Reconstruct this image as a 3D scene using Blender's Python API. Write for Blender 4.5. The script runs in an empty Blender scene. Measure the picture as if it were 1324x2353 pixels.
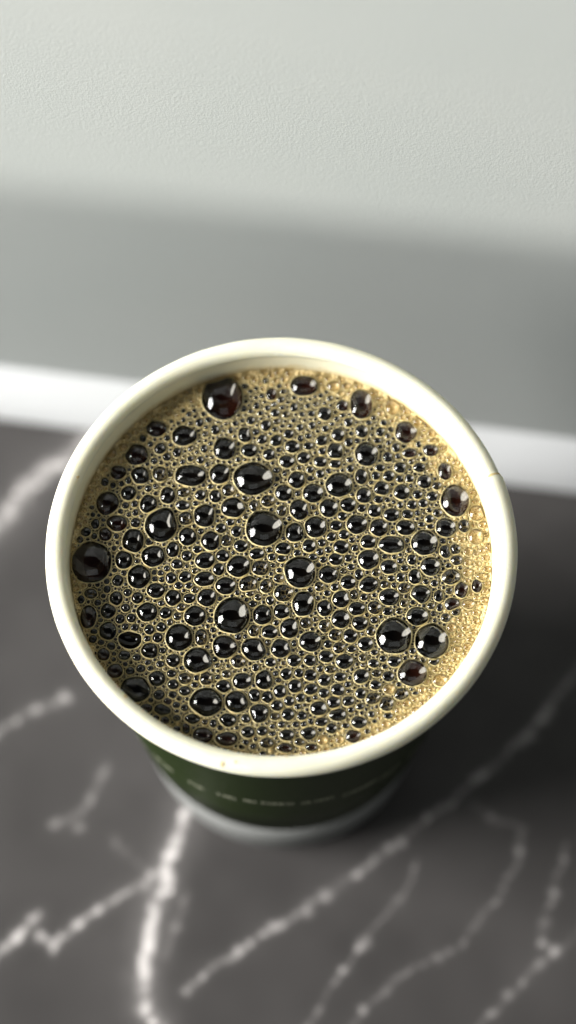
import bpy, math, random
import numpy as np
from mathutils import Vector

# ------------------------------------------------------------------ scene, camera, light
scene = bpy.context.scene
col = scene.collection
R = math.radians
MM = 0.001

cam_d = bpy.data.cameras.new('camera')
cam = bpy.data.objects.new('camera', cam_d)
col.objects.link(cam)
cam.location = (1.186 * MM, -137.25 * MM, 443.01 * MM)
cam.rotation_euler = (R(90) - 1.17609, 0, 0)
cam_d.sensor_fit = 'VERTICAL'
cam_d.sensor_height = 36.0
cam_d.lens = 36.0 * 5000 / 2353
cam_d.clip_start = 0.01
cam_d.clip_end = 50
cam_d.dof.use_dof = True
cam_d.dof.focus_distance = 0.3740
cam_d.dof.aperture_fstop = 76.5 / 13.0
cam_d.dof.aperture_blades = 0
scene.camera = cam

world = bpy.data.worlds.new('World')
scene.world = world
world.use_nodes = True
bg = world.node_tree.nodes['Background']
bg.inputs['Color'].default_value = (0.86, 0.93, 1.0, 1)
bg.inputs['Strength'].default_value = 0.02

scene.view_settings.view_transform = 'Standard'
scene.view_settings.look = 'None'
scene.view_settings.exposure = 0.13
scene.view_settings.gamma = 1
scene.cycles.use_denoising = True
scene.cycles.max_bounces = 8
scene.cycles.transparent_max_bounces = 12
scene.cycles.caustics_reflective = False
scene.cycles.caustics_refractive = False

WALL_YAW = math.atan2(51.6 - 69.7, 64.9 + 63.5)
WALL_O = Vector((0.7 * MM, 60.65 * MM, 0))
WX = Vector((math.cos(WALL_YAW), math.sin(WALL_YAW), 0))
WY = Vector((-math.sin(WALL_YAW), math.cos(WALL_YAW), 0))     # into the wall


def area(name, loc, target, sx, sy, radiance, color, shape='RECTANGLE'):
    d = bpy.data.lights.new(name, 'AREA')
    d.shape = shape
    d.size, d.size_y = sx, sy
    a = sx * sy if shape == 'RECTANGLE' else math.pi * sx * sy / 4
    d.energy = radiance * math.pi * a
    d.color = color
    o = bpy.data.objects.new(name, d)
    o.location = loc
    o.rotation_euler = (Vector(target) - Vector(loc)).to_track_quat('-Z', 'Y').to_euler()
    col.objects.link(o)
    return o


# daylight window to the left of the cup
area('window_light', (-0.84, -0.06, 0.46), (0.0, 0.0, 0.095), 0.57, 0.68, 29.5, (1.0, 0.985, 0.95), 'ELLIPSE')
# broad dim daylight from the room side
area('room_light', (0.05, -0.55, 0.70), (0.0, 0.0, 0.08), 0.7, 0.35, 0.58, (0.92, 0.96, 1.0))
# low sun coming over the added, unseen blocker behind, reaching only the upper wall
SUN_EL = R(25)
p = WALL_O - WY * 4.0 + Vector((0, 0, 0.1 + 4.0 * math.tan(SUN_EL)))
area('sun_light', p, WALL_O + Vector((0, 0, 0.1)), 0.08, 0.08, 132 / (math.pi * math.pi * 0.04 ** 2), (1.0, 0.975, 0.91), 'DISK')

# ------------------------------------------------------------------ helpers


def mat(name, color=(0.8, 0.8, 0.8), rough=0.5, ior=1.45, spec=0.5):
    m = bpy.data.materials.new(name)
    m.use_nodes = True
    b = m.node_tree.nodes['Principled BSDF']
    b.inputs['Base Color'].default_value = (*color, 1)
    b.inputs['Roughness'].default_value = rough
    b.inputs['IOR'].default_value = ior
    b.inputs['Specular IOR Level'].default_value = spec
    return m, m.node_tree, b


def noise(nt, scale, detail=3, rough=0.5):
    tc = nt.nodes.new('ShaderNodeTexCoord')
    n = nt.nodes.new('ShaderNodeTexNoise')
    n.inputs['Scale'].default_value = scale
    n.inputs['Detail'].default_value = detail
    n.inputs['Roughness'].default_value = rough
    nt.links.new(tc.outputs['Object'], n.inputs['Vector'])
    return n


def bump(nt, b, src, strength, dist):
    bp = nt.nodes.new('ShaderNodeBump')
    bp.inputs['Strength'].default_value = strength
    bp.inputs['Distance'].default_value = dist
    nt.links.new(src, bp.inputs['Height'])
    nt.links.new(bp.outputs['Normal'], b.inputs['Normal'])
    return bp


def ramp(nt, src, stops):
    r = nt.nodes.new('ShaderNodeValToRGB')
    el = r.color_ramp.elements
    while len(el) < len(stops):
        el.new(0.5)
    for e, (p_, c_) in zip(el, stops):
        e.position = p_
        e.color = (*c_, 1)
    nt.links.new(src, r.inputs['Fac'])
    return r


def mesh_obj(name, verts, faces, mats, parent=None, midx=None, smooth=True):
    me = bpy.data.meshes.new(name)
    me.from_pydata([tuple(v) for v in verts], [], faces)
    for m_ in mats:
        me.materials.append(m_)
    if midx is not None:
        me.polygons.foreach_set('material_index', np.asarray(midx, dtype=np.int32))
    if smooth:
        me.polygons.foreach_set('use_smooth', np.ones(len(me.polygons), dtype=bool))
    me.update()
    o = bpy.data.objects.new(name, me)
    col.objects.link(o)
    if parent:
        o.parent = parent
    return o


def lathe(profile, n=192, closed=False, fn=None):
    vs, fs = [], []
    k = len(profile)
    for i in range(n):
        a = 2 * math.pi * i / n
        for (r, z) in profile:
            if fn:
                r, z = fn(r, z, a)
            vs.append((r * math.cos(a) * MM, r * math.sin(a) * MM, z * MM))
    kk = k if closed else k - 1
    for i in range(n):
        j = (i + 1) % n
        for t in range(kk):
            u = (t + 1) % k
            fs.append((i * k + t, j * k + t, j * k + u, i * k + u))
    return vs, fs


def empty(name, loc=(0, 0, 0)):
    o = bpy.data.objects.new(name, None)
    o.location = loc
    o.empty_display_size = 0.02
    col.objects.link(o)
    return o


rng = np.random.default_rng(7)


def vnoise(x, y, s, seed=0):
    """cheap 2-D value noise, 0..1, on numpy arrays"""
    g = np.random.default_rng(seed).random((256, 256))
    x, y = x / s, y / s
    xi, yi = np.floor(x).astype(int), np.floor(y).astype(int)
    fx, fy = x - xi, y - yi
    fx, fy = fx * fx * (3 - 2 * fx), fy * fy * (3 - 2 * fy)
    a = g[xi % 256, yi % 256]; b = g[(xi + 1) % 256, yi % 256]
    c = g[xi % 256, (yi + 1) % 256]; d = g[(xi + 1) % 256, (yi + 1) % 256]
    return (a * (1 - fx) + b * fx) * (1 - fy) + (c * (1 - fx) + d * fx) * fy


# ------------------------------------------------------------------ materials
M_wall, nt, b = mat('painted_plaster', (0.46, 0.465, 0.44), 0.75)
n1 = noise(nt, 2100, 3, 0.6)
bump(nt, b, n1.outputs['Fac'], 0.22, 0.0005)
n2 = noise(nt, 14, 3)
r2 = ramp(nt, n2.outputs['Fac'], [(0.3, (0.325, 0.346, 0.338)), (0.7, (0.35, 0.366, 0.356))])
nt.links.new(r2.outputs['Color'], b.inputs['Base Color'])

M_skirt, nt, b = mat('white_gloss_paint', (0.56, 0.57, 0.58), 0.5)
bump(nt, b, noise(nt, 300, 2).outputs['Fac'], 0.1, 0.0004)

M_stone, nt, b = mat('dark_marble', (0.06, 0.055, 0.054), 0.45, spec=0.15)
at = nt.nodes.new('ShaderNodeAttribute'); at.attribute_name = 'marble'
nt.links.new(at.outputs['Color'], b.inputs['Base Color'])
bump(nt, b, noise(nt, 500, 2).outputs['Fac'], 0.04, 0.0002)

M_paper, nt, b = mat('white_paper', (0.80, 0.785, 0.63), 0.65)
bump(nt, b, noise(nt, 1500, 3).outputs['Fac'], 0.25, 0.00025)
b.inputs['Subsurface Weight'].default_value = 0.5
b.inputs['Subsurface Radius'].default_value = (1.0, 0.9, 0.6)
b.inputs['Subsurface Scale'].default_value = 0.0015
M_inner, nt, b = mat('coated_paper', (0.82, 0.79, 0.62), 0.45)
bump(nt, b, noise(nt, 900, 3).outputs['Fac'], 0.15, 0.0002)
# coffee residue just above the foam line
tc = nt.nodes.new('ShaderNodeTexCoord'); sx_ = nt.nodes.new('ShaderNodeSeparateXYZ')
nt.links.new(tc.outputs['Object'], sx_.inputs[0])
nz = noise(nt, 420, 4, 0.6)
m1 = nt.nodes.new('ShaderNodeMath'); m1.operation = 'MULTIPLY_ADD'; m1.inputs[1].default_value = 0.0022
nt.links.new(nz.outputs['Fac'], m1.inputs[0]); nt.links.new(sx_.outputs['Z'], m1.inputs[2])
mr = nt.nodes.new('ShaderNodeMapRange'); mr.inputs[1].default_value = 0.0935; mr.inputs[2].default_value = 0.0958
nt.links.new(m1.outputs[0], mr.inputs[0])
rs_ = ramp(nt, mr.outputs[0], [(0.0, (0.60, 0.44, 0.17)), (0.35, (0.72, 0.61, 0.36)), (0.9, (0.86, 0.82, 0.62))])
nt.links.new(rs_.outputs['Color'], b.inputs['Base Color'])
M_green, nt, b = mat('dark_green_print', (0.013, 0.023, 0.004), 0.5, spec=0.1)
bump(nt, b, noise(nt, 900, 2).outputs['Fac'], 0.1, 0.0002)
M_letter, nt, b = mat('pale_print', (0.24, 0.25, 0.18), 0.7, spec=0.1)
M_edge, nt, b = mat('paper_edge', (0.6, 0.48, 0.24), 0.7)
M_base, nt, b = mat('white_print', (0.22, 0.225, 0.22), 0.65, spec=0.2)

FOAM = (0.62, 0.47, 0.205)
M_foam, nt, b = mat('coffee_foam', FOAM, 0.45)
tc = nt.nodes.new('ShaderNodeTexCoord')
vo = nt.nodes.new('ShaderNodeTexVoronoi'); vo.inputs['Scale'].default_value = 3600
nt.links.new(tc.outputs['Object'], vo.inputs['Vector'])
rv = ramp(nt, vo.outputs['Distance'], [(0.0, (0.30, 0.19, 0.06)), (0.4, (0.60, 0.45, 0.19)), (0.75, (0.74, 0.61, 0.33))])
fa = nt.nodes.new('ShaderNodeAttribute'); fa.attribute_name = 'thickness'
mx = nt.nodes.new('ShaderNodeMix'); mx.data_type = 'RGBA'
rt = ramp(nt, vo.outputs['Distance'], [(0.0, (0.010, 0.006, 0.003)), (0.45, (0.025, 0.018, 0.008)), (0.85, (0.2, 0.16, 0.07))])
nt.links.new(fa.outputs['Fac'], mx.inputs['Factor'])
nt.links.new(rt.outputs['Color'], mx.inputs['A']); nt.links.new(rv.outputs['Color'], mx.inputs['B'])
nt.links.new(mx.outputs['Result'], b.inputs['Base Color'])
bump(nt, b, vo.outputs['Distance'], 0.8, 0.00018)

M_rim, nt, b = mat('bubble_rim_foam', (0.90, 0.77, 0.42), 0.28)
M_liquid, nt, b = mat('black_coffee', (0.0025, 0.0018, 0.0013), 0.03, 1.34)
M_bead, nt, b = mat('small_bubble_coffee', (0.004, 0.0028, 0.0018), 0.05, 1.55)
M_brown, nt, b = mat('lit_brown_coffee', (0.016, 0.0045, 0.0026), 0.05, 1.34)  # red-brown of light passing through the coffee, put into the colour
M_clear, nt, b = mat('thin_coffee', (0.060, 0.045, 0.022), 0.08, 1.34)
M_amber, nt, b = mat('amber_foam', (0.60, 0.44, 0.18), 0.05, 1.34)

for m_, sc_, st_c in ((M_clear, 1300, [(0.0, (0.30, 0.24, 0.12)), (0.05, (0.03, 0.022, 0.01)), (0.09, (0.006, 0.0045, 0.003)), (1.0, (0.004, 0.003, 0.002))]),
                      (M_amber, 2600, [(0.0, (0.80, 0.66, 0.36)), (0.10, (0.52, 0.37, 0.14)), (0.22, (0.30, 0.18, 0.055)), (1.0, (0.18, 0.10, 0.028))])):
    nt = m_.node_tree
    tc = nt.nodes.new('ShaderNodeTexCoord')
    v_ = nt.nodes.new('ShaderNodeTexVoronoi'); v_.feature = 'DISTANCE_TO_EDGE'
    v_.inputs['Scale'].default_value = sc_
    nt.links.new(tc.outputs['Object'], v_.inputs['Vector'])
    r_ = ramp(nt, v_.outputs['Distance'], st_c)
    nt.links.new(r_.outputs['Color'], nt.nodes['Principled BSDF'].inputs['Base Color'])

M_film = bpy.data.materials.new('bubble_film')
M_film.use_nodes = True
nt = M_film.node_tree
nt.nodes.clear()
out = nt.nodes.new('ShaderNodeOutputMaterial')
mix = nt.nodes.new('ShaderNodeMixShader')
tr = nt.nodes.new('ShaderNodeBsdfTransparent'); tr.inputs['Color'].default_value = (0.97, 0.955, 0.91, 1)
gl = nt.nodes.new('ShaderNodeBsdfGlossy'); gl.inputs['Roughness'].default_value = 0.06
fr = nt.nodes.new('ShaderNodeFresnel'); fr.inputs['IOR'].default_value = 1.36
two = nt.nodes.new('ShaderNodeMath'); two.operation = 'MULTIPLY'; two.use_clamp = True; two.inputs[1].default_value = 1.9      # a film has two faces
nt.links.new(fr.outputs[0], two.inputs[0])
nt.links.new(two.outputs[0], mix.inputs[0])
nt.links.new(tr.outputs[0], mix.inputs[1])
nt.links.new(gl.outputs[0], mix.inputs[2])
nt.links.new(mix.outputs[0], out.inputs[0])

# ------------------------------------------------------------------ table
VEINS=[(2.20,0.62,[(-73.2,35.6),(-62.2,44.9),(-56.8,52.7),(-52.2,57.6),(-47.5,61.1),(-38.1,70.2)]),
(1.30,1.15,[(-17.7,-13.4),(-19.0,-17.1),(-20.7,-22.7),(-23.3,-29.2),(-24.1,-35.6),(-26.2,-41.0),(-27.4,-48.1),(-28.1,-55.2),(-27.5,-61.3),(-23.9,-66.4),(-19.8,-75.0)]),
(0.80,0.45,[(-62.5,-54.3),(-57.4,-49.4),(-53.2,-45.4),(-49.8,-42.3)]),
(0.75,0.40,[(-49.6,-46.3),(-46.8,-48.6),(-40.0,-42.8),(-33.0,-37.8),(-28.6,-35.6),(-25.9,-33.3),(-23.7,-31.5)]),
(0.80,0.25,[(-19.2,-57.8),(-14.9,-53.4),(-7.8,-49.0),(-3.4,-45.9),(4.6,-41.0),(15.4,-33.7),(22.6,-28.3),(29.1,-22.7),(35.6,-18.1),(44.0,-10.6),(51.6,-3.9),(54.6,-0.1),(62.9,10.6),(75.3,22.5)]),
(0.55,0.12,[(3.6,-69.9),(5.4,-64.1),(8.9,-58.7),(12.5,-53.4),(16.1,-48.1),(20.6,-42.8),(25.2,-37.4),(28.0,-31.0)]),
(0.70,0.11,[(11.4,-69.9),(14.6,-64.1),(16.3,-61.7),(22.1,-56.0),(27.5,-52.5),(36.5,-48.1),(40.2,-43.7),(44.8,-37.4),(48.7,-31.0),(49.9,-23.7),(45.4,-22.3),(39.2,-19.0)]),
(0.70,0.14,[(35.9,-68.2),(40.3,-64.1),(46.7,-57.8),(53.2,-51.2),(55.2,-49.9),(60.0,-46.3),(70.6,-40.1)]),
(0.60,0.13,[(55.2,-49.9),(52.8,-48.6),(53.6,-41.9),(56.6,-34.7),(58.8,-27.3)]),
(1.00,0.24,[(-68.6,-10.6),(-59.8,-3.0),(-54.4,0.9),(-46.3,4.3)]),
(0.90,0.13,[(-37.4,-10.6),(-39.5,-16.2),(-42.6,-20.9),(-47.0,-23.7)]),
(0.90,0.13,[(-35.1,-26.4),(-30.5,-31.0),(-25.9,-33.7)]),
(0.80,0.12,[(-19.6,-38.3),(-22.1,-43.7),(-23.8,-50.8)])]
SPOTS=[(-46.3,4.3,1.50,0.50),(-46.7,-48.6,1.30,0.60),(-51.5,-43.2,0.90,0.50),(-54.0,-46.8,0.90,0.50),(-3.7,-46.1,1.00,0.50),(15.5,-33.9,1.10,0.50),(-19.0,-57.8,1.00,0.40),(12.5,-53.4,1.20,0.60),(15.4,-49.0,1.10,0.55),(55.2,-49.9,1.20,0.60),(52.9,-48.3,1.00,0.45),(16.3,-61.7,1.00,0.45),(52.1,-4.4,1.50,0.35),(55.0,-0.1,1.40,0.30),(-28.1,-36.0,1.50,0.40),(-42.4,-23.7,1.30,0.25),(-47.4,-23.2,1.30,0.22),(-40.4,-42.8,0.90,0.35),(48.7,65.9,1.00,0.10)]



def axis(lo, hi, flo, fhi, fine):
    mid = list(np.arange(flo, fhi + 1e-6, fine))
    a, s = [], fine
    x = flo
    while x > lo:
        s *= 1.25; x -= s; a.append(max(x, lo))
    c, s = [], fine
    x = mid[-1]
    while x < hi:
        s *= 1.25; x += s; c.append(min(x, hi))
    return np.array(a[::-1] + mid + c)


xs = axis(-420, 420, -92, 92, 0.5)
ys = axis(-460, 74, -84, 72, 0.5)
GX, GY = np.meshgrid(xs, ys, indexing='ij')
base = np.array([0.056, 0.0528, 0.0520])
cloud = vnoise(GX, GY, 17, 1) * 0.6 + vnoise(GX, GY, 6, 2) * 0.4
alb = base[None, None, :] * (0.82 + 0.42 * cloud)[..., None]
wx = GX + (vnoise(GX, GY, 3.2, 3) - 0.5) * 1.0 + (vnoise(GX, GY, 1.1, 4) - 0.5) * 0.5
wy = GY + (vnoise(GX, GY, 3.2, 5) - 0.5) * 1.0 + (vnoise(GX, GY, 1.1, 6) - 0.5) * 0.5
VC = np.array([0.60, 0.57, 0.56])
mod = 0.5 * vnoise(GX, GY, 1.3, 8) + 0.5 * vnoise(GX, GY, 4.5, 9)
for w, br, pts in VEINS:
    d = np.full(GX.shape, 1e9)
    for (x0, y0), (x1, y1) in zip(pts[:-1], pts[1:]):
        dx, dy = x1 - x0, y1 - y0
        t = np.clip(((wx - x0) * dx + (wy - y0) * dy) / (dx * dx + dy * dy), 0, 1)
        d = np.minimum(d, np.hypot(wx - x0 - t * dx, wy - y0 - t * dy))
    k = np.exp(-(d / (w * 0.85)) ** 2) * br * np.clip(-0.1 + 1.7 * mod, 0, 1.3)
    k = np.clip(k + 0.10 * br * np.exp(-(d / (w * 3.0)) ** 2), 0, 1)
    alb = alb * (1 - k[..., None]) + VC * k[..., None]
for x, y, r, br in SPOTS:
    k = np.clip(br * np.exp(-((wx - x) ** 2 + (wy - y) ** 2) / (r * 0.7) ** 2), 0, 1)
    alb = alb * (1 - k[..., None]) + VC * k[..., None]
gr = random.Random(3)
for w, br, pts in VEINS:                     # bright crystals scattered along the veins
    for (x0, y0), (x1, y1) in zip(pts[:-1], pts[1:]):
        L_ = math.hypot(x1 - x0, y1 - y0)
        for _ in range(int(L_ * 0.16 + gr.random())):
            t = gr.random()
            x = x0 + (x1 - x0) * t + gr.gauss(0, w * .4); y = y0 + (y1 - y0) * t + gr.gauss(0, w * .4)
            r = gr.uniform(.5, 1.0)
            i0, j0 = np.searchsorted(xs, x - 3), np.searchsorted(ys, y - 3)
            i1, j1 = np.searchsorted(xs, x + 3), np.searchsorted(ys, y + 3)
            k = np.clip(min(1.0, br * 1.5) * gr.uniform(.5, 1.2) * np.exp(-((wx[i0:i1, j0:j1] - x) ** 2 + (wy[i0:i1, j0:j1] - y) ** 2) / r ** 2), 0, 1)
            alb[i0:i1, j0:j1] = alb[i0:i1, j0:j1] * (1 - k[..., None]) + VC * 1.2 * k[..., None]
nx, ny = GX.shape
V = np.stack([GX.ravel() * MM, GY.ravel() * MM, np.zeros(nx * ny)], -1)
idx = np.arange(nx * ny).reshape(nx, ny)
F = np.stack([idx[:-1, :-1], idx[1:, :-1], idx[1:, 1:], idx[:-1, 1:]], -1).reshape(-1, 4)
# underside and edges give the top a real thickness
ring_i = list(idx[:, 0]) + list(idx[-1, 1:]) + list(idx[-2::-1, -1]) + list(idx[0, -2:0:-1])
V2 = V[ring_i].copy(); V2[:, 2] = -0.03
o0 = len(V)
V = np.vstack([V, V2])
faces = F.tolist()
nr = len(ring_i)
for i in range(nr):
    j = (i + 1) % nr
    faces.append([int(ring_i[j]), int(ring_i[i]), o0 + i, o0 + j])
faces.append([o0 + i for i in range(nr)][::-1])
table = mesh_obj('table', V, faces, [M_stone], smooth=False)
ca = table.data.color_attributes.new('marble', 'FLOAT_COLOR', 'POINT')
cc = np.ones((len(V), 4), dtype=np.float32)
cc[:o0, :3] = alb.reshape(-1, 3)
cc[o0:, :3] = base
ca.data.foreach_set('color', cc.ravel())
table['label'] = 'dark grey marble tabletop with ragged white veins beneath the paper cup'
table['category'] = 'table'


# ------------------------------------------------------------------ wall with its skirting
def wall_box(name, x0, x1, prof, m, parent=None):
    """profile (depth, z) in mm in the wall's own frame, swept along the wall"""
    vs, fs = [], []
    k = len(prof)
    nseg = 60
    for i in range(nseg + 1):
        x = x0 + (x1 - x0) * i / nseg
        for d, z in prof:
            vs.append(WALL_O + WX * (x * MM) + WY * (d * MM) + Vector((0, 0, z * MM)))
    for i in range(nseg):
        for t in range(k):
            u = (t + 1) % k
            fs.append((i * k + t, i * k + u, (i + 1) * k + u, (i + 1) * k + t))
    fs.append(tuple(range(k))); fs.append(tuple(nseg * k + t for t in range(k))[::-1])
    return mesh_obj(name, vs, fs, [m], parent, smooth=False)


wall = wall_box('wall', -230, 260, [(7, -30), (7, 236), (11, 240), (90, 240), (90, -30)], M_wall)
wall['kind'] = 'structure'
wall['label'] = 'pale grey textured wall behind the paper cup'
prof = [(0, 0.3), (0, 2)]
for i in range(9):
    t = i / 8
    prof.append((0.2 + 6.6 * t ** 1.5, 2 + 11.5 * t))
prof += [(6.9, 13.8), (6.9, 0.3)]
sk = wall_box('skirting', -230, 260, prof, M_skirt, wall)

blocker = mesh_obj('shade_blocker', *(lambda L, D, T: (  # unseen block added to keep the low sun off the lower wall
    [WALL_O - WY * (0.70 + dy) + WX * dx + Vector((0, 0, z + dx * 0.038)) for dx in (-L, L) for dy in (0, D) for z in (-0.3, T)],
    [(0, 1, 3, 2), (4, 6, 7, 5), (0, 4, 5, 1), (2, 3, 7, 6), (1, 5, 7, 3), (0, 2, 6, 4)]))(1.2, 0.06, 0.0975 + 0.70 * math.tan(SUN_EL)), [M_wall], smooth=False)
blocker['kind'] = 'structure'
blocker['label'] = 'added plastered block out of view, shading the lower part of the wall'

# ------------------------------------------------------------------ paper cup
cup = empty('paper_cup')
cup['label'] = 'dark green paper cup with thick white rim, filled with coffee, on the marble table'
cup['category'] = 'cup'
ZB = 23.0


def ro(z):
    return 28.0 + 9.3 * z / 96.0


vs, fs = lathe([(ro(ZB), ZB), (ro(40), 40), (ro(60), 60), (ro(80), 80), (ro(95.4), 95.4), (ro(95.4) - .35, 95.4), (ro(60) - .35, 60), (ro(ZB) - .35, ZB)], closed=True)
mesh_obj('body', vs, fs, [M_green], cup)
vs, fs = lathe([(27.2, 5), (27.4, 0.4), (27.8, 0.0), (28.0, 0.4), (ro(8), 8), (ro(ZB) + .02, ZB - 0.02), (ro(ZB) - .35, ZB - 0.02)], closed=True)
mesh_obj('base_band', vs, fs, [M_base], cup)
vs, fs = lathe([(0.01, 6), (27.3, 6)])
mesh_obj('bottom', vs, fs, [M_base], cup)
SEAM = R(19.5)


def wob(a):
    return 0.10 * math.sin(3 * a + .6) + 0.05 * math.sin(7 * a + 2) + 0.03 * math.sin(17 * a) + 0.02 * math.sin(29 * a + 1)


def lipfn(r, z, a):
    d = (SEAM - a) % (2 * math.pi)
    step = 0.32 * max(0.0, 1 - d / 0.55) if d < 0.55 else 0.0
    cr, cz = 38.5, 97.25
    k = 1 + step / 1.7
    return cr + (r - cr) * k + 0.35 * wob(a), cz + (z - cz) * k + 0.5 * wob(a + 1.3)


lp = []
for i in range(24):
    t = 2 * math.pi * i / 24
    lp.append((38.5 + 1.78 * math.cos(t), 97.25 + 1.62 * math.sin(t)))
vs, fs = lathe(lp, n=360, closed=True, fn=lipfn)
mesh_obj('rim', vs, fs, [M_paper], cup)
vs, fs = lathe([(36.95, 97.3), (36.7, 95.2), (36.5, 93.5), (36.35, 91.5), (35.6, 84), (29, 20)], n=240)
fs = [f[::-1] for f in fs]
mesh_obj('inner_wall', vs, fs, [M_inner], cup)
# the lap of the paper where the rim ends meet
vs, fs = [], []
ns = 22
for i in range(ns):
    t = R(-15) + (R(225)) * i / (ns - 1)
    for da in (-0.001, 0.011):
        rr = 2.0 if da < 0 else 1.84
        r_ = 38.5 + rr * math.cos(t); z_ = 97.25 + (rr - .12) * math.sin(t)
        a = SEAM + da + 0.05 * max(0, (38.5 - r_) / 1.8) ** 2 * -1
        r_ += 0.35 * wob(a); z_ += 0.5 * wob(a + 1.3)
        vs.append((r_ * math.cos(a) * MM, r_ * math.sin(a) * MM, z_ * MM))
for i in range(ns - 1):
    fs.append((2 * i, 2 * i + 1, 2 * i + 3, 2 * i + 2))
mesh_obj('rim_seam', vs, fs, [M_edge], cup)

# small dried coffee specks on the lip and the inner wall


def speck(a, t, r_):
    a, t = R(a), R(t)
    c = np.array([(38.5 + 1.78 * math.cos(t)), 97.25 + 1.62 * math.sin(t)])
    vs_, fs_ = [], []
    n_ = 12
    for k_, q_ in ((1.0, 0.0), (0.75, 0.05), (0.0, 0.08)):
        for i_ in range(n_ if k_ else 1):
            p_ = 2 * math.pi * i_ / n_
            rr_k = r_ * k_ * (1 + 0.22 * math.sin(2 * p_ + a) + 0.1 * math.sin(3 * p_))
            al = rr_k * math.cos(p_) / 38.0
            tt = t + rr_k * math.sin(p_) / 1.8
            R_ = 38.5 + (1.78 + q_ + .04) * math.cos(tt) + 0.35 * wob(a)
            z_ = 97.25 + (1.62 + q_ + .04) * math.sin(tt) + 0.5 * wob(a + 1.3)
            vs_.append((R_ * math.cos(a + al) * MM, R_ * math.sin(a + al) * MM, z_ * MM))
    for i_ in range(n_):
        j_ = (i_ + 1) % n_
        fs_.append((i_, j_, n_ + j_, n_ + i_)); fs_.append((n_ + i_, n_ + j_, 2 * n_))
    return mesh_obj('coffee_speck', vs_, fs_, [M_speck], cup)


M_speck, nt, b = mat('dried_coffee', (0.66, 0.53, 0.28), 0.5)
for q_ in ((-104, 55, .42), (-101, 80, .2), (47, 150, .16), (-134, 140, .45), (-88.5, 150, .4), (160, 130, .3), (-60, 120, .18)):
    speck(*q_)

# line of small pale lettering round the body (out of focus in the photograph)
vs, fs = [], []


def stroke(a0, z0, a1, z1, w=0.42):
    a0, a1 = R(a0), R(a1)
    n = 3
    o_ = len(vs)
    r0 = ro((z0 + z1) / 2)
    dx, dz = (a1 - a0) * r0, z1 - z0
    L = math.hypot(dx, dz)
    px, pz = -dz / L * w / 2, dx / L * w / 2
    for i in range(n):
        t = i / (n - 1)
        for s_ in (-1, 1):
            a = a0 + (a1 - a0) * t + s_ * px / r0
            z = z0 + dz * t + s_ * pz
            r_ = ro(z) + 0.06
            vs.append((r_ * math.cos(a) * MM, r_ * math.sin(a) * MM, z * MM))
    for i in range(n - 1):
        fs.append((o_ + 2 * i, o_ + 2 * i + 2, o_ + 2 * i + 3, o_ + 2 * i + 1))


rr_ = random.Random(5)
WORDS = [(-146, -139, 48), (-136, -127, 50), (-121, -114, 51.5), (-110.5, -104.5, 53.5), (-101.8, -98.5, 54.5), (-96, -85.5, 54.5), (-83.2, -72, 54), (-69.6, -57, 52), (-55.5, -47.5, 50), (-44, -36, 48.5)]
for a0, a1, zc in WORDS:
    a = a0
    H = 2.6
    while a < a1 - 1:
        kind = rr_.randrange(5)
        w = 1.3
        z0, z1 = zc - H / 2, zc + H / 2
        stroke(a, z0, a, z1)
        if kind in (0, 1, 3):
            stroke(a, z1 - .25, a + w, z1 - .25)
        if kind in (0, 2, 4):
            stroke(a, z0 + .25, a + w, z0 + .25)
        if kind in (1, 3, 4):
            stroke(a + w, z0, a + w, z1)
        if kind in (0, 3):
            stroke(a, zc, a + w, zc)
        a += w + 0.75
mesh_obj('lettering', vs, fs, [M_letter], cup, smooth=False)

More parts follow.
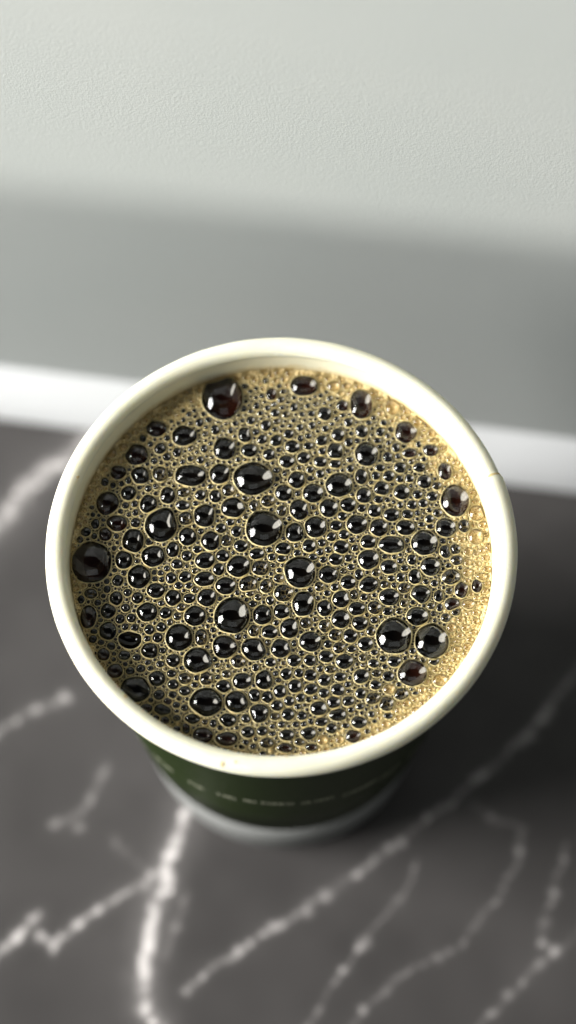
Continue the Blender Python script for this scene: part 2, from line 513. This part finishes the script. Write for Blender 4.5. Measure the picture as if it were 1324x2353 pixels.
# ------------------------------------------------------------------ coffee, foam and bubbles
coffee = empty('coffee', (0, 0, 0.0))
coffee['label'] = 'black coffee topped with golden foam and glossy round bubbles inside the cup'
coffee['category'] = 'coffee'
Z0 = 92.5
RI = 36.35
BUB = '''-10.52,30.83,3.58,4.18b -32.72,-0.68,3.37,3.82b -5.00,15.06,3.52,3.11d -2.97,5.60,3.21,3.30d -8.37,-10.49,3.06,3.25d 19.28,-14.22,3.05,3.23d -20.88,6.31,2.83,3.30d 25.64,-15.00,2.95,3.03d 3.24,-2.58,2.77,2.92d 30.37,10.82,2.47,3.09b -12.55,-25.90,2.78,2.60d -24.51,-23.66,2.65,2.34d 14.21,29.44,2.09,2.95b 22.19,-20.78,2.57,2.32b -16.04,15.68,2.86,2.08d -17.37,-14.41,2.40,2.44d -14.16,-18.50,2.39,2.36d 24.87,2.96,2.35,2.39d 10.12,13.82,2.38,2.32d 4.00,33.19,2.52,2.05b 15.04,19.81,2.10,2.41d -4.62,-16.46,2.18,2.14d -17.23,23.28,2.30,2.01d -25.62,3.36,1.98,2.33d -25.58,19.71,2.14,2.14b 3.79,-8.31,1.95,2.34d -9.52,-16.07,2.12,2.14d -30.36,10.41,1.99,2.26b 22.02,24.13,2.02,2.22b -24.50,-3.34,2.02,2.20d -10.02,20.86,2.01,2.21d -7.34,-1.43,2.10,2.05d -22.16,0.53,2.03,2.12d -13.45,8.05,1.89,2.25d -8.38,9.59,2.18,1.95d 19.22,2.65,2.44,1.72d 6.00,5.90,1.98,2.04d -7.49,-25.86,2.05,1.95d -25.67,-14.80,2.12,1.76h -14.75,-10.49,1.95,1.87d 4.97,-15.19,1.94,1.85d 15.14,-0.17,1.88,1.91d -10.82,15.99,1.81,1.98d 3.17,9.18,1.74,2.05d 28.62,5.80,1.89,1.87d 5.55,12.26,1.90,1.86d 13.15,6.41,1.89,1.84d 23.34,-10.58,1.95,1.73d -3.18,-10.29,1.71,1.93d -12.25,3.36,1.69,1.93d -22.93,-9.80,1.86,1.74d 2.32,4.89,1.66,1.93d -22.16,24.76,1.92,1.65b 23.99,-6.53,1.77,1.79d 8.29,9.48,1.74,1.81d -0.11,-16.36,1.75,1.79d -32.93,-10.68,1.45,2.17b 25.79,-1.43,1.72,1.81d -28.63,6.62,1.85,1.67b 18.58,-7.02,1.82,1.69d 1.37,-12.75,1.63,1.86d -24.81,15.68,1.72,1.77d -12.76,-7.12,1.77,1.69d -9.54,-5.04,1.87,1.59d -3.64,-27.86,1.73,1.71d 8.10,-2.94,1.72,1.70d -23.25,10.31,1.61,1.81d -13.14,-0.27,1.78,1.61d -16.22,4.18,1.60,1.79d -27.20,-0.27,1.54,1.85d 10.18,-11.08,1.63,1.73d 0.44,-6.33,1.71,1.63c 17.01,5.80,1.66,1.67d -2.85,-22.03,1.56,1.77d -29.60,-13.24,1.57,1.72d -9.15,-32.40,1.99,1.36b -13.28,-3.74,1.87,1.44d 15.07,-4.74,1.72,1.56d -13.04,-31.74,1.81,1.47b 2.71,14.85,1.56,1.70d 21.64,5.80,1.74,1.53d -5.63,-4.74,1.64,1.60c 10.31,-7.42,1.58,1.63d 9.51,20.44,1.49,1.72d -6.61,-22.22,1.69,1.50d 29.30,-3.34,1.68,1.50c 0.42,12.37,1.56,1.61d -19.87,11.95,1.42,1.69d -21.54,-5.83,1.58,1.49d -3.59,-1.74,1.59,1.44c 21.11,12.57,1.48,1.55d 28.82,16.52,1.30,1.77b -22.30,-16.75,1.57,1.46d -18.53,-7.22,1.45,1.55d -20.99,-21.74,1.61,1.39d 18.58,-1.53,1.59,1.41d -21.29,15.99,1.37,1.62c 17.61,13.30,1.48,1.49d -26.72,12.37,1.42,1.55d 14.45,11.85,1.42,1.55d 10.75,-18.69,1.56,1.40d 34.09,8.56,1.42,1.54a -28.64,16.31,1.49,1.46b 7.41,-9.10,1.39,1.54d 19.70,28.91,1.26,1.71a -5.71,20.55,1.49,1.43d 6.29,-27.01,1.55,1.37d 11.70,10.10,1.42,1.48d -6.50,23.49,1.31,1.58d 13.49,-11.86,1.45,1.42d 10.40,2.15,1.47,1.38d 7.74,27.73,1.35,1.49d 33.75,4.18,1.32,1.52a 0.07,-9.70,1.45,1.38d 12.96,-9.20,1.49,1.34d 13.55,-21.36,1.43,1.39d -8.92,-29.10,1.49,1.33d -29.63,-9.60,1.34,1.48d -1.96,-13.43,1.48,1.33d 19.23,8.25,1.48,1.33d 31.00,-5.73,1.21,1.59b 26.35,20.55,1.53,1.26b -28.09,-20.39,1.38,1.39b 11.55,-4.34,1.40,1.36d 14.36,-15.58,1.38,1.37d 9.56,-28.15,1.60,1.18d 17.78,-26.24,1.37,1.37c -13.58,-14.41,1.20,1.56c 15.09,3.16,1.41,1.32d 0.99,18.35,1.43,1.30d -18.81,1.74,1.22,1.52d 25.15,14.54,1.37,1.35d 14.03,15.47,1.18,1.56d 1.95,21.28,1.38,1.30d 29.34,-8.41,1.39,1.29b -19.95,-27.29,1.55,1.14d 0.34,1.85,1.41,1.25d -16.66,7.54,1.32,1.33c 4.54,-31.37,1.42,1.23d 14.23,24.23,1.25,1.37d 10.02,23.49,1.25,1.37d -30.55,4.58,1.22,1.38b 11.81,-14.12,1.26,1.33d 23.04,-3.34,1.16,1.44d 12.07,-31.93,1.36,1.22b -7.28,-18.69,1.38,1.20c 13.05,-29.44,1.46,1.14d 16.31,8.97,1.29,1.27d -9.71,-23.09,1.37,1.19d -28.30,-7.32,1.21,1.35d -18.30,-18.50,1.29,1.26d 4.85,2.35,1.22,1.32d -12.64,-21.74,1.28,1.25c 2.38,-23.09,1.28,1.25d -2.32,10.82,1.29,1.24c 26.92,-22.03,1.38,1.15a -2.55,-5.04,1.21,1.30c -4.26,0.94,1.41,1.11d 20.27,-24.52,1.32,1.19c -6.99,2.35,1.28,1.21d 16.03,-9.01,1.26,1.23c 1.00,-31.65,1.42,1.09d 9.44,-0.07,1.28,1.21d -9.27,12.88,1.24,1.24c 0.64,-33.91,1.63,0.94b -0.19,-24.05,1.21,1.26d -11.53,11.75,1.14,1.34d 3.96,19.08,1.24,1.21d 15.51,-25.29,1.32,1.15c 22.60,20.02,1.44,1.05b 2.20,-18.50,1.25,1.20d 7.63,-17.82,1.29,1.16d 31.83,6.11,1.13,1.33c -10.08,0.53,1.28,1.17d 9.33,33.09,1.26,1.18a 10.84,29.23,1.16,1.28b -1.82,31.48,1.06,1.39b 28.49,1.34,1.13,1.31d -4.48,-24.72,1.13,1.30d 9.60,-23.76,1.28,1.15d -0.93,22.44,1.15,1.26d -30.11,-17.43,1.14,1.26b -14.81,-28.91,1.46,0.99d 6.82,18.35,1.24,1.15d 8.85,-25.96,1.24,1.15d -17.27,10.00,1.36,1.03d -2.16,19.71,1.15,1.22d 33.73,-5.04,0.97,1.44b 5.03,-23.66,1.24,1.11d 1.18,-28.05,1.17,1.18d 20.92,17.24,1.18,1.15d -21.40,20.86,1.11,1.22d -5.53,-31.18,1.23,1.09d -16.55,-3.44,1.16,1.16d 19.20,-18.69,1.25,1.07d 18.89,15.58,1.11,1.21d -16.31,-21.74,1.19,1.12c 4.95,-21.16,1.17,1.12d -2.35,-33.06,1.27,1.03c -10.80,-1.94,1.09,1.20d 9.23,-13.92,1.15,1.14c 24.26,17.24,1.24,1.04d -17.13,12.47,1.23,1.03c -19.77,-9.99,1.11,1.14d -28.12,-4.04,1.03,1.24d 7.33,-22.03,1.14,1.12d 7.39,-12.35,1.07,1.18c -32.71,-6.43,1.21,1.03c -24.67,-7.22,1.08,1.15d -2.76,25.40,1.06,1.17d 0.82,-20.97,1.10,1.12d 7.13,22.44,1.11,1.10d -9.45,3.36,1.09,1.12c 4.87,-18.50,1.14,1.07d -2.29,-25.00,1.10,1.11d 4.24,-11.77,1.11,1.08c 9.58,6.21,1.13,1.06d -4.64,-13.24,1.02,1.18c -18.98,-3.54,1.08,1.10d -0.64,-26.53,1.13,1.05d 9.85,-16.27,1.11,1.07c -14.17,11.95,1.04,1.13d -7.77,5.09,1.04,1.12d 21.12,-5.43,1.12,1.04c -16.34,0.53,1.03,1.11d 32.13,-8.41,1.15,0.99a 30.32,-0.27,1.13,1.01c -4.78,9.90,0.91,1.23c -15.74,-7.32,1.12,0.99d 18.14,-21.36,1.10,1.00d -18.00,-0.98,1.09,1.00d 11.32,-25.77,1.10,0.99d 18.76,19.29,0.99,1.09d 22.07,8.36,1.10,0.98d 9.49,17.93,1.15,0.94d -22.60,-27.01,1.13,0.95b 26.41,11.75,1.04,1.03d 6.73,-29.38,1.18,0.91d -26.61,-17.63,1.11,0.97d 0.05,8.97,0.95,1.13c 27.05,-6.83,0.89,1.19d -18.21,-22.80,1.06,1.00d 13.42,-24.43,1.01,1.05d -10.51,5.70,1.04,1.02d -20.55,-24.62,1.06,1.00d 18.28,-23.66,1.10,0.96a -16.27,-23.95,1.10,0.96d 30.10,1.74,1.03,1.01c -11.70,24.55,0.92,1.10d 1.28,23.70,1.00,1.01d 22.86,10.10,0.99,1.03d -3.42,22.65,1.00,1.01d 8.45,-30.52,1.02,0.98d 22.64,-0.17,0.90,1.11d -1.76,-18.89,1.07,0.93d 13.41,-2.94,0.90,1.10d 9.99,-21.45,1.06,0.92d -22.48,-13.04,0.96,1.02d 11.87,26.03,0.92,1.06d -21.06,-14.41,0.96,1.02d 7.22,-24.33,1.06,0.92d 16.00,-22.89,1.01,0.96d -25.33,6.72,0.94,1.02d -3.17,-30.99,1.02,0.94d -33.95,4.99,0.98,0.98d 10.89,4.48,0.98,0.98d 5.08,-33.81,1.27,0.75b -20.46,-12.55,0.96,0.98d 1.37,-25.77,0.99,0.95d 6.99,-32.59,1.00,0.94a 23.85,12.06,0.99,0.95d 11.93,22.12,0.92,1.01d -18.42,20.13,0.92,1.01d -1.13,27.84,0.96,0.96d -0.40,-3.64,1.03,0.90c 17.50,24.13,0.86,1.06d 29.12,-12.65,0.89,1.02a -29.89,19.92,0.86,1.05a -32.35,6.52,0.85,1.06d 6.60,-5.13,0.93,0.96c 2.25,28.91,0.87,1.02d 15.69,-19.08,1.01,0.87d 24.76,10.41,0.95,0.93d -27.54,-11.08,0.89,0.98d 17.39,17.14,1.05,0.83d 20.23,21.07,0.86,1.01d -15.88,-30.52,0.76,1.13b 3.55,-28.34,0.95,0.91d 28.15,-10.88,0.96,0.89c 8.35,-20.10,1.10,0.77c 8.72,4.07,0.90,0.93d 27.27,8.56,0.91,0.92c 10.64,7.95,0.91,0.92d 15.32,-13.24,0.89,0.94c 12.55,-6.63,0.84,0.99c -5.46,26.35,0.87,0.96d -5.91,-28.81,0.95,0.87d -14.58,25.93,0.81,1.02d 34.62,-3.34,1.03,0.80a -27.82,21.07,0.86,0.95a -27.50,23.28,0.96,0.84a 32.13,-2.54,0.90,0.90a 20.60,-3.44,0.84,0.96d 4.73,21.39,0.96,0.84d 16.60,15.68,0.86,0.94d 22.50,15.16,0.91,0.87d 3.02,-20.78,0.92,0.87d -25.60,-10.88,0.89,0.89d 27.32,13.71,0.95,0.83c 3.09,-32.87,1.00,0.79c 17.00,11.13,0.95,0.82d -9.19,-20.97,0.95,0.81c 24.17,26.03,0.87,0.89a 3.29,-25.19,0.88,0.88d 18.25,-9.70,0.93,0.83d 32.44,1.34,0.85,0.91a -20.22,19.29,0.86,0.88d 16.41,-2.54,0.90,0.84c 6.81,15.99,0.86,0.87d -17.00,32.01,0.87,0.86a -30.96,14.44,0.80,0.93d -23.78,-20.00,0.92,0.81d -1.89,-7.72,0.78,0.95d -18.53,-20.87,0.92,0.81d 26.00,-18.69,0.96,0.78d -26.67,-9.01,0.89,0.83d 25.83,7.44,0.85,0.86d -1.00,-28.43,0.95,0.76c 16.13,-20.87,0.92,0.77c -17.10,-8.91,0.89,0.79c 14.04,9.48,0.85,0.82d -14.49,1.74,0.90,0.77d -17.72,-10.58,0.83,0.83c -13.64,20.86,0.73,0.95d -32.05,-14.70,0.78,0.88d 30.02,-16.56,0.92,0.74a -25.52,-20.39,0.88,0.77d 7.92,-15.58,0.83,0.82d -28.87,-15.97,0.83,0.82d 17.78,-4.74,0.84,0.80c -19.45,-29.10,0.87,0.76b -8.92,6.82,0.85,0.78d 11.97,-16.46,0.89,0.74d -26.38,-6.23,0.78,0.84d 26.09,25.61,0.77,0.85a 5.42,25.40,0.77,0.85d 3.30,24.97,0.77,0.85d 26.62,23.92,0.77,0.85a 21.07,-8.21,0.78,0.83c 0.06,0.03,0.84,0.77d -18.27,-24.62,0.84,0.77d -22.88,3.16,0.79,0.81d 7.02,2.96,0.79,0.81d -17.64,-4.94,0.84,0.76d 11.60,0.13,0.79,0.81d -34.34,-7.52,0.71,0.89d 29.95,-9.80,0.84,0.75c -11.36,-29.66,0.73,0.85d 7.82,24.76,0.77,0.80d 5.50,0.33,0.84,0.73d -24.48,-18.01,0.83,0.74d 36.03,2.15,0.75,0.81a 5.00,16.83,0.76,0.79d -1.63,0.33,0.79,0.77d 20.78,15.06,0.76,0.79d -4.86,-8.31,0.84,0.71d -19.07,-25.77,0.82,0.73b -6.21,11.34,0.80,0.74c 21.15,-26.15,0.77,0.76a -24.51,22.82,0.73,0.80d 3.39,22.86,0.69,0.84d 15.90,-11.27,0.78,0.75d -24.99,-12.65,0.78,0.75d -20.83,30.08,0.77,0.75a -4.42,29.23,0.68,0.85d -20.49,-19.18,0.83,0.70d 6.72,1.24,0.75,0.77d -23.87,27.95,0.77,0.75a -26.88,14.75,0.69,0.83d 26.37,-4.54,0.75,0.76d 18.01,-28.34,0.87,0.65d -29.94,-5.63,0.71,0.80d -15.87,-4.94,0.78,0.72d -14.83,-5.73,0.78,0.72c 26.78,22.44,1.06,0.53a -17.59,-26.43,0.77,0.72d 31.53,-12.65,0.78,0.71a 22.20,28.16,0.73,0.75a -9.00,24.44,0.62,0.89d -22.40,18.49,0.73,0.75d -17.46,-28.72,0.82,0.66c -25.62,10.31,0.72,0.74d -27.22,10.00,0.72,0.74d 25.70,-8.71,0.74,0.71c 27.18,-9.01,0.67,0.79d -19.48,16.10,0.67,0.79c 13.30,-26.72,0.77,0.69d -16.22,-26.91,0.77,0.69d -23.32,13.19,0.72,0.72d 0.09,-29.85,0.76,0.68d 8.14,1.64,0.71,0.73d 16.99,22.44,0.77,0.67d 7.28,-0.17,0.71,0.72d 17.27,-18.21,0.74,0.70d -20.18,-16.75,0.77,0.66d 21.29,-1.74,0.79,0.64d 20.78,10.10,0.68,0.74d -25.48,8.66,0.68,0.74d -31.44,-8.11,0.74,0.67d 15.19,-28.05,0.69,0.72d 10.82,-30.04,0.82,0.61d 28.85,-5.93,0.67,0.72c -3.94,-7.12,0.67,0.71c -5.34,-6.43,0.75,0.64c -14.55,-22.89,0.77,0.61d -19.00,-11.67,0.67,0.71c -2.23,-15.29,0.66,0.70c -17.42,-30.61,0.76,0.60b 6.60,-20.00,0.66,0.70d -5.97,-32.97,0.76,0.60d 11.26,-22.80,0.70,0.65d 25.98,6.01,0.79,0.57d 24.27,21.70,0.61,0.74d 24.53,-22.41,0.73,0.62a 2.46,-29.85,0.69,0.64d -29.51,13.82,0.61,0.72d -23.14,21.70,0.63,0.69d -22.82,-14.61,0.70,0.63d -30.64,-15.29,0.70,0.62d -2.01,1.64,0.68,0.65d -19.76,-1.84,0.67,0.64d -14.89,-2.24,0.67,0.64c -20.77,-2.64,0.67,0.64d 24.39,6.41,0.76,0.57d 2.83,-26.72,0.69,0.61d 5.01,-29.29,0.62,0.68d 11.76,-27.29,0.69,0.61d -20.56,-8.21,0.71,0.59d 2.20,-15.49,0.59,0.70d -31.91,-13.34,0.70,0.59d 3.49,-17.24,0.66,0.62d -22.62,-18.89,0.66,0.62d -28.00,14.13,0.61,0.66d 2.89,12.26,0.61,0.66d 23.77,8.56,0.61,0.66d 4.66,29.23,0.58,0.68d -10.17,-30.42,0.69,0.57d -27.13,-2.64,0.60,0.64d -22.13,-19.91,0.66,0.58d -1.45,-31.46,0.73,0.53d -20.56,-3.84,0.60,0.64d -0.47,-22.03,0.66,0.58d 0.61,16.10,0.57,0.67d 4.66,-25.48,0.62,0.61d 3.82,-29.76,0.62,0.61d -20.92,-28.62,0.66,0.57b -0.85,-11.77,0.59,0.63d -14.29,-21.64,0.59,0.62d -0.93,-20.87,0.62,0.58d -21.78,-3.74,0.60,0.60d -17.38,26.46,0.48,0.74d -28.04,8.87,0.57,0.62d -6.51,-33.72,0.69,0.49d -17.16,-25.29,0.58,0.57c 22.65,-8.02,0.60,0.55d 16.61,-30.80,0.65,0.49a 21.87,3.46,0.53,0.61d -28.96,1.95,0.53,0.61d -21.90,-2.54,0.56,0.56d 5.75,-25.10,0.58,0.54d -26.60,8.25,0.53,0.57d -32.84,8.25,0.53,0.57d -24.84,13.40,0.57,0.52d -15.49,28.27,0.54,0.53d -17.42,28.27,0.54,0.53d 22.66,-24.33,0.66,0.42d -28.37,-17.34,0.52,0.51d -4.53,32.66,0.48,0.54d -19.50,26.14,0.48,0.53d 15.72,-29.29,0.51,0.47d -17.57,-27.48,0.55,0.42d -5.49,31.05,0.35,0.39d'''
B = []
for s_ in BUB.split():
    x, y, a, b_ = s_[:-1].split(',')
    B.append([float(x), float(y), float(a) * 1.09, float(b_) * 1.09, s_[-1]])
NBIG = len(B)

# zone of pale fine foam along the cup wall, wider on the right
ZA = np.array([-180, -135, -90, -45, 0, 45, 90, 135, 180.])
ZR = np.array([34.8, 36.0, 34.9, 31.4, 29.8, 31.5, 33.4, 32.2, 34.8])


def zone(x, y):
    """0 in the dark middle .. 1 in the foam zone"""
    r = math.hypot(x, y)
    zr = np.interp(math.degrees(math.atan2(y, x)), ZA, ZR)
    return min(1.0, max(0.0, (r - zr + 1.6) / 3.2))


# fill the gaps with ever smaller bubbles (dart throwing on a hash grid)
cell = 1.0
grid = {}


def put(i):
    x, y, a, b_ = B[i][:4]
    m = max(a, b_)
    for gx in range(int((x - m) // cell) - 1, int((x + m) // cell) + 2):
        for gy in range(int((y - m) // cell) - 1, int((y + m) // cell) + 2):
            grid.setdefault((gx, gy), []).append(i)


for i in range(NBIG):
    put(i)
prnd = random.Random(11)
for r0, tries in ((0.75, 9000), (0.62, 16000), (0.5, 30000), (0.4, 45000), (0.32, 55000), (0.25, 60000), (0.2, 60000)):
    for _ in range(tries):
        rr = 36.2 * math.sqrt(prnd.random()); th = prnd.random() * 2 * math.pi
        x, y = rr * math.cos(th), rr * math.sin(th)
        r_ = r0 * prnd.uniform(0.85, 1.15)
        if rr + r_ * .8 > RI:
            continue
        ok = True
        for j in grid.get((int(x // cell), int(y // cell)), ()):
            q = B[j]
            dx, dy = x - q[0], y - q[1]
            d = math.hypot(dx, dy)
            if d < 1e-6:
                ok = False; break
            qr = 1 / math.sqrt((dx / d / q[2]) ** 2 + (dy / d / q[3]) ** 2)
            if d < (qr + r_) * 0.90:
                ok = False; break
        if not ok:
            continue
        z = zone(x, y)
        u = prnd.random()
        if u < z:
            k = 'a'
        elif u < z + 0.22:
            k = 'c'
        else:
            k = 'd'
        B.append([x, y, r_, r_ * prnd.uniform(.85, 1.1), k])
        put(len(B) - 1)
print('bubbles', NBIG, len(B))

PIT = {'d': M_liquid, 'b': M_brown, 'c': M_clear, 'a': M_amber, 'h': M_liquid}
KI = {'d': 0, 'b': 1, 'c': 2, 'a': 3, 'h': 0}


def outline(i, n):
    """outer radius of bubble i per angle: an ellipse, flattened against its neighbours"""
    x, y, a, b_, k = B[i]
    th = np.arange(n) * 2 * math.pi / n
    r_ = 1 / np.sqrt((np.cos(th) / a) ** 2 + (np.sin(th) / b_) ** 2)
    rs = np.random.default_rng(i + 31)
    for h_ in (2, 3, 4, 5):
        r_ = r_ * (1 + rs.normal(0, 0.02 / (h_ - 1) ** .5) * np.cos(h_ * (th - rs.random() * 6.28)))
    m = max(a, b_) * 1.35
    seen = set()
    for gx in range(int((x - m) // cell), int((x + m) // cell) + 1):
        for gy in range(int((y - m) // cell), int((y + m) // cell) + 1):
            seen.update(grid.get((gx, gy), ()))
    seen.discard(i)
    for j in seen:
        q = B[j]
        if min(q[2], q[3]) < 0.3 * min(a, b_):
            continue
        dx, dy = q[0] - x, q[1] - y
        d = math.hypot(dx, dy); ux, uy = dx / d, dy / d
        ri = 1 / math.sqrt((ux / a) ** 2 + (uy / b_) ** 2)
        rj = 1 / math.sqrt((ux / q[2]) ** 2 + (uy / q[3]) ** 2)
        if d > (ri + rj) * 1.15:
            continue
        t = d * ri / (ri + rj)
        c_ = np.cos(th - math.atan2(uy, ux))
        lim = np.where(c_ > 0.05, t / np.maximum(c_, 0.05), 1e9)
        # smooth minimum keeps the corners round
        p_ = 14.0
        r_ = (r_ ** -p_ + np.minimum(lim, 50.0) ** -p_) ** (-1 / p_)
    # stay inside the cup
    for _ in range(2):
        X, Y = x + r_ * np.cos(th), y + r_ * np.sin(th)
        over = np.hypot(X, Y)
        r_ = np.where(over > RI, np.maximum(r_ - (over - RI) * 1.2, 0.05), r_)
    return th, r_


def bubble_geo(i, n, nd, npit, simple=False):
    x, y, a, b_, k = B[i]
    th, ro_ = outline(i, n)
    am = float(np.mean(ro_))
    tw = min(0.045 + 0.022 * am, 0.115)              # half width of the foam rim
    tw = min(tw, 0.095 * am if simple else 0.125 * am)
    ri_ = np.maximum(ro_ - 2 * tw, ro_ * 0.25)
    zt = 0.10 * am ** .6 + 0.02                      # rim crest above the foam level
    ct, st = np.cos(th), np.sin(th)
    vs, fs, ms = [], [], []

    def ring_(rad, z):
        s0 = len(vs)
        zz = z if np.ndim(z) else np.full(n, z)
        for q in range(n):
            vs.append(((x + rad[q] * ct[q]) * MM, (y + rad[q] * st[q]) * MM, (Z0 + zz[q]) * MM))
        return s0

    def band(s0, s1, m):
        for q in range(n):
            w = (q + 1) % n
            fs.append((s0 + q, s0 + w, s1 + w, s1 + q)); ms.append(m)

    def cap(s0, z, m, flip=False):
        c0 = len(vs)
        vs.append((x * MM, y * MM, (Z0 + z) * MM))
        for q in range(n):
            w = (q + 1) % n
            fs.append((s0 + q, s0 + w, c0)); ms.append(m)
    # rim
    if simple:
        s0 = ring_(ro_ + tw * .2, -0.06); s1 = ring_(ro_ - tw * .8, zt); s2 = ring_(ri_, zt * .4)
        band(s0, s1, 4); band(s1, s2, 4)
        hd = 0.62 * am
        kb = 6 if k == 'd' else KI[k]
        pv = s2
        for t in range(1, nd):
            u = 1 - t / nd
            pv2 = ring_(ri_ * math.sin(u * math.pi / 2), zt * .4 + hd * math.cos(u * math.pi / 2)); band(pv, pv2, kb); pv = pv2
        cap(pv, zt * .4 + hd, kb)
        return vs, fs, ms, am
    s0 = ring_(ro_ + tw * .4, -0.22 * am ** .5); s1 = ring_(ro_ - tw * .15, zt * .6); s2 = ring_(ro_ - tw, zt)
    s3 = ring_(ro_ - 1.75 * tw, zt * .7); s4 = ring_(ri_, zt * .1 - .02)
    for p0, p1 in ((s0, s1), (s1, s2), (s2, s3), (s3, s4)):
        band(p0, p1, 4)
    # concave liquid floor
    dp = 0.48 * am
    s4 = ring_(ri_ * 1.0, zt * .1 - .02)
    pv = s4
    for t in range(1, npit):
        u = 1 - t / npit
        pv2 = ring_(ri_ * u, -.02 - dp * (1 - u * u) + zt * .1); band(pv, pv2, KI[k]); pv = pv2
    cap(pv, -.02 - dp + zt * .1, KI[k])
    # film dome
    if k != 'h':
        hh = 0.52
        Rs = (1 + hh * hh) / (2 * hh)
        rd = ro_ - tw
        pv = ring_(rd, zt * .98)
        for t in range(1, nd):
            u = math.sin((1 - t / nd) * math.pi / 2)
            z = math.sqrt(Rs * Rs - u * u) - (Rs - hh)
            pv2 = ring_(rd * u, zt + z * am); band(pv, pv2, 5); pv = pv2
        cap(pv, zt + hh * am, 5)
    return vs, fs, ms, am


order = sorted(range(NBIG), key=lambda i: -B[i][2] * B[i][3])
single = set(order[:300])
sink = []           # floors to sink into the foam sheet
tv, tf, tm = [], [], []
for i in range(len(B)):
    am = math.sqrt(B[i][2] * B[i][3])
    k = B[i][4]
    mats = [M_liquid, M_brown, M_clear, M_amber, M_rim, M_film, M_bead]
    if i in single or am > 0.5:
        n = 40 if am > 2 else 28 if am > 1.1 else 20
        nd = 10 if am > 2 else 7 if am > 1.1 else 5
        vs, fs, ms, rm = bubble_geo(i, n, nd, max(4, nd - 2))
        sink.append((i, rm))
    else:
        vs, fs, ms, rm = bubble_geo(i, 12 if am > .3 else 9, 4 if am > .3 else 3, 0, True)
    if i in single:
        o = mesh_obj('bubble', vs, fs, mats, coffee, ms)
    else:
        o_ = len(tv)
        tv += vs
        tf += [tuple(q + o_ for q in f) for f in fs]
        tm += ms
tb = mesh_obj('tiny_bubbles', tv, tf, [M_liquid, M_brown, M_clear, M_amber, M_rim, M_film, M_bead], coffee, tm)
tb['kind'] = 'stuff'

# foam sheet: a fine height field that dips under the larger bubbles
st_ = 0.2
g = np.arange(-37, 37 + 1e-6, st_)
FX, FY = np.meshgrid(g, g, indexing='ij')
FR = np.hypot(FX, FY)
FZ = (vnoise(FX + 50, FY + 50, 0.9, 21) - .5) * 0.10 + (vnoise(FX + 50, FY + 50, 4, 22) - .5) * 0.14 - 0.05
FZ += 0.55 * np.clip((FR - 35.0) / 1.4, 0, 1) ** 2
for i, rm in sink:
    x, y, a, b_, k = B[i]
    m = max(a, b_) + .4
    i0, i1 = int((x - m + 37) / st_), int((x + m + 37) / st_) + 2
    j0, j1 = int((y - m + 37) / st_), int((y + m + 37) / st_) + 2
    i0, j0 = max(i0, 0), max(j0, 0)
    sx, sy = FX[i0:i1, j0:j1] - x, FY[i0:i1, j0:j1] - y
    u = np.sqrt((sx / (a + .15)) ** 2 + (sy / (b_ + .15)) ** 2)
    z = np.where(u < 1, -0.22 * rm ** .5 - 0.60 * rm * np.clip(1.1 - u * u, 0, 1), 9)
    FZ[i0:i1, j0:j1] = np.minimum(FZ[i0:i1, j0:j1], z)
ins = FR < 36.45
lab = -np.ones(FX.shape, dtype=int)
lab[ins] = np.arange(ins.sum())
q = np.stack([lab[:-1, :-1], lab[1:, :-1], lab[1:, 1:], lab[:-1, 1:]], -1).reshape(-1, 4)
q = q[(q >= 0).all(1)]
fv = np.stack([FX[ins] * MM, FY[ins] * MM, (Z0 + FZ[ins]) * MM], -1)
fo = mesh_obj('foam', fv, q.tolist(), [M_foam], coffee)
fo['kind'] = 'stuff'
th_ = np.degrees(np.arctan2(FY[ins], FX[ins]))
thick = np.clip((FR[ins] - np.interp(th_, ZA, ZR) + 2.2) / 3.4, 0, 1) + 0.25 * (vnoise(FX[ins] + 50, FY[ins] + 50, 5, 33) - .3)
fa_ = fo.data.attributes.new('thickness', 'FLOAT', 'POINT')
fa_.data.foreach_set('value', np.clip(thick, 0, 1).astype(np.float32))
vs, fs = lathe([(0.01, 89.0), (36.0, 89.0)], n=96)
mesh_obj('liquid', vs, fs, [M_liquid], coffee)
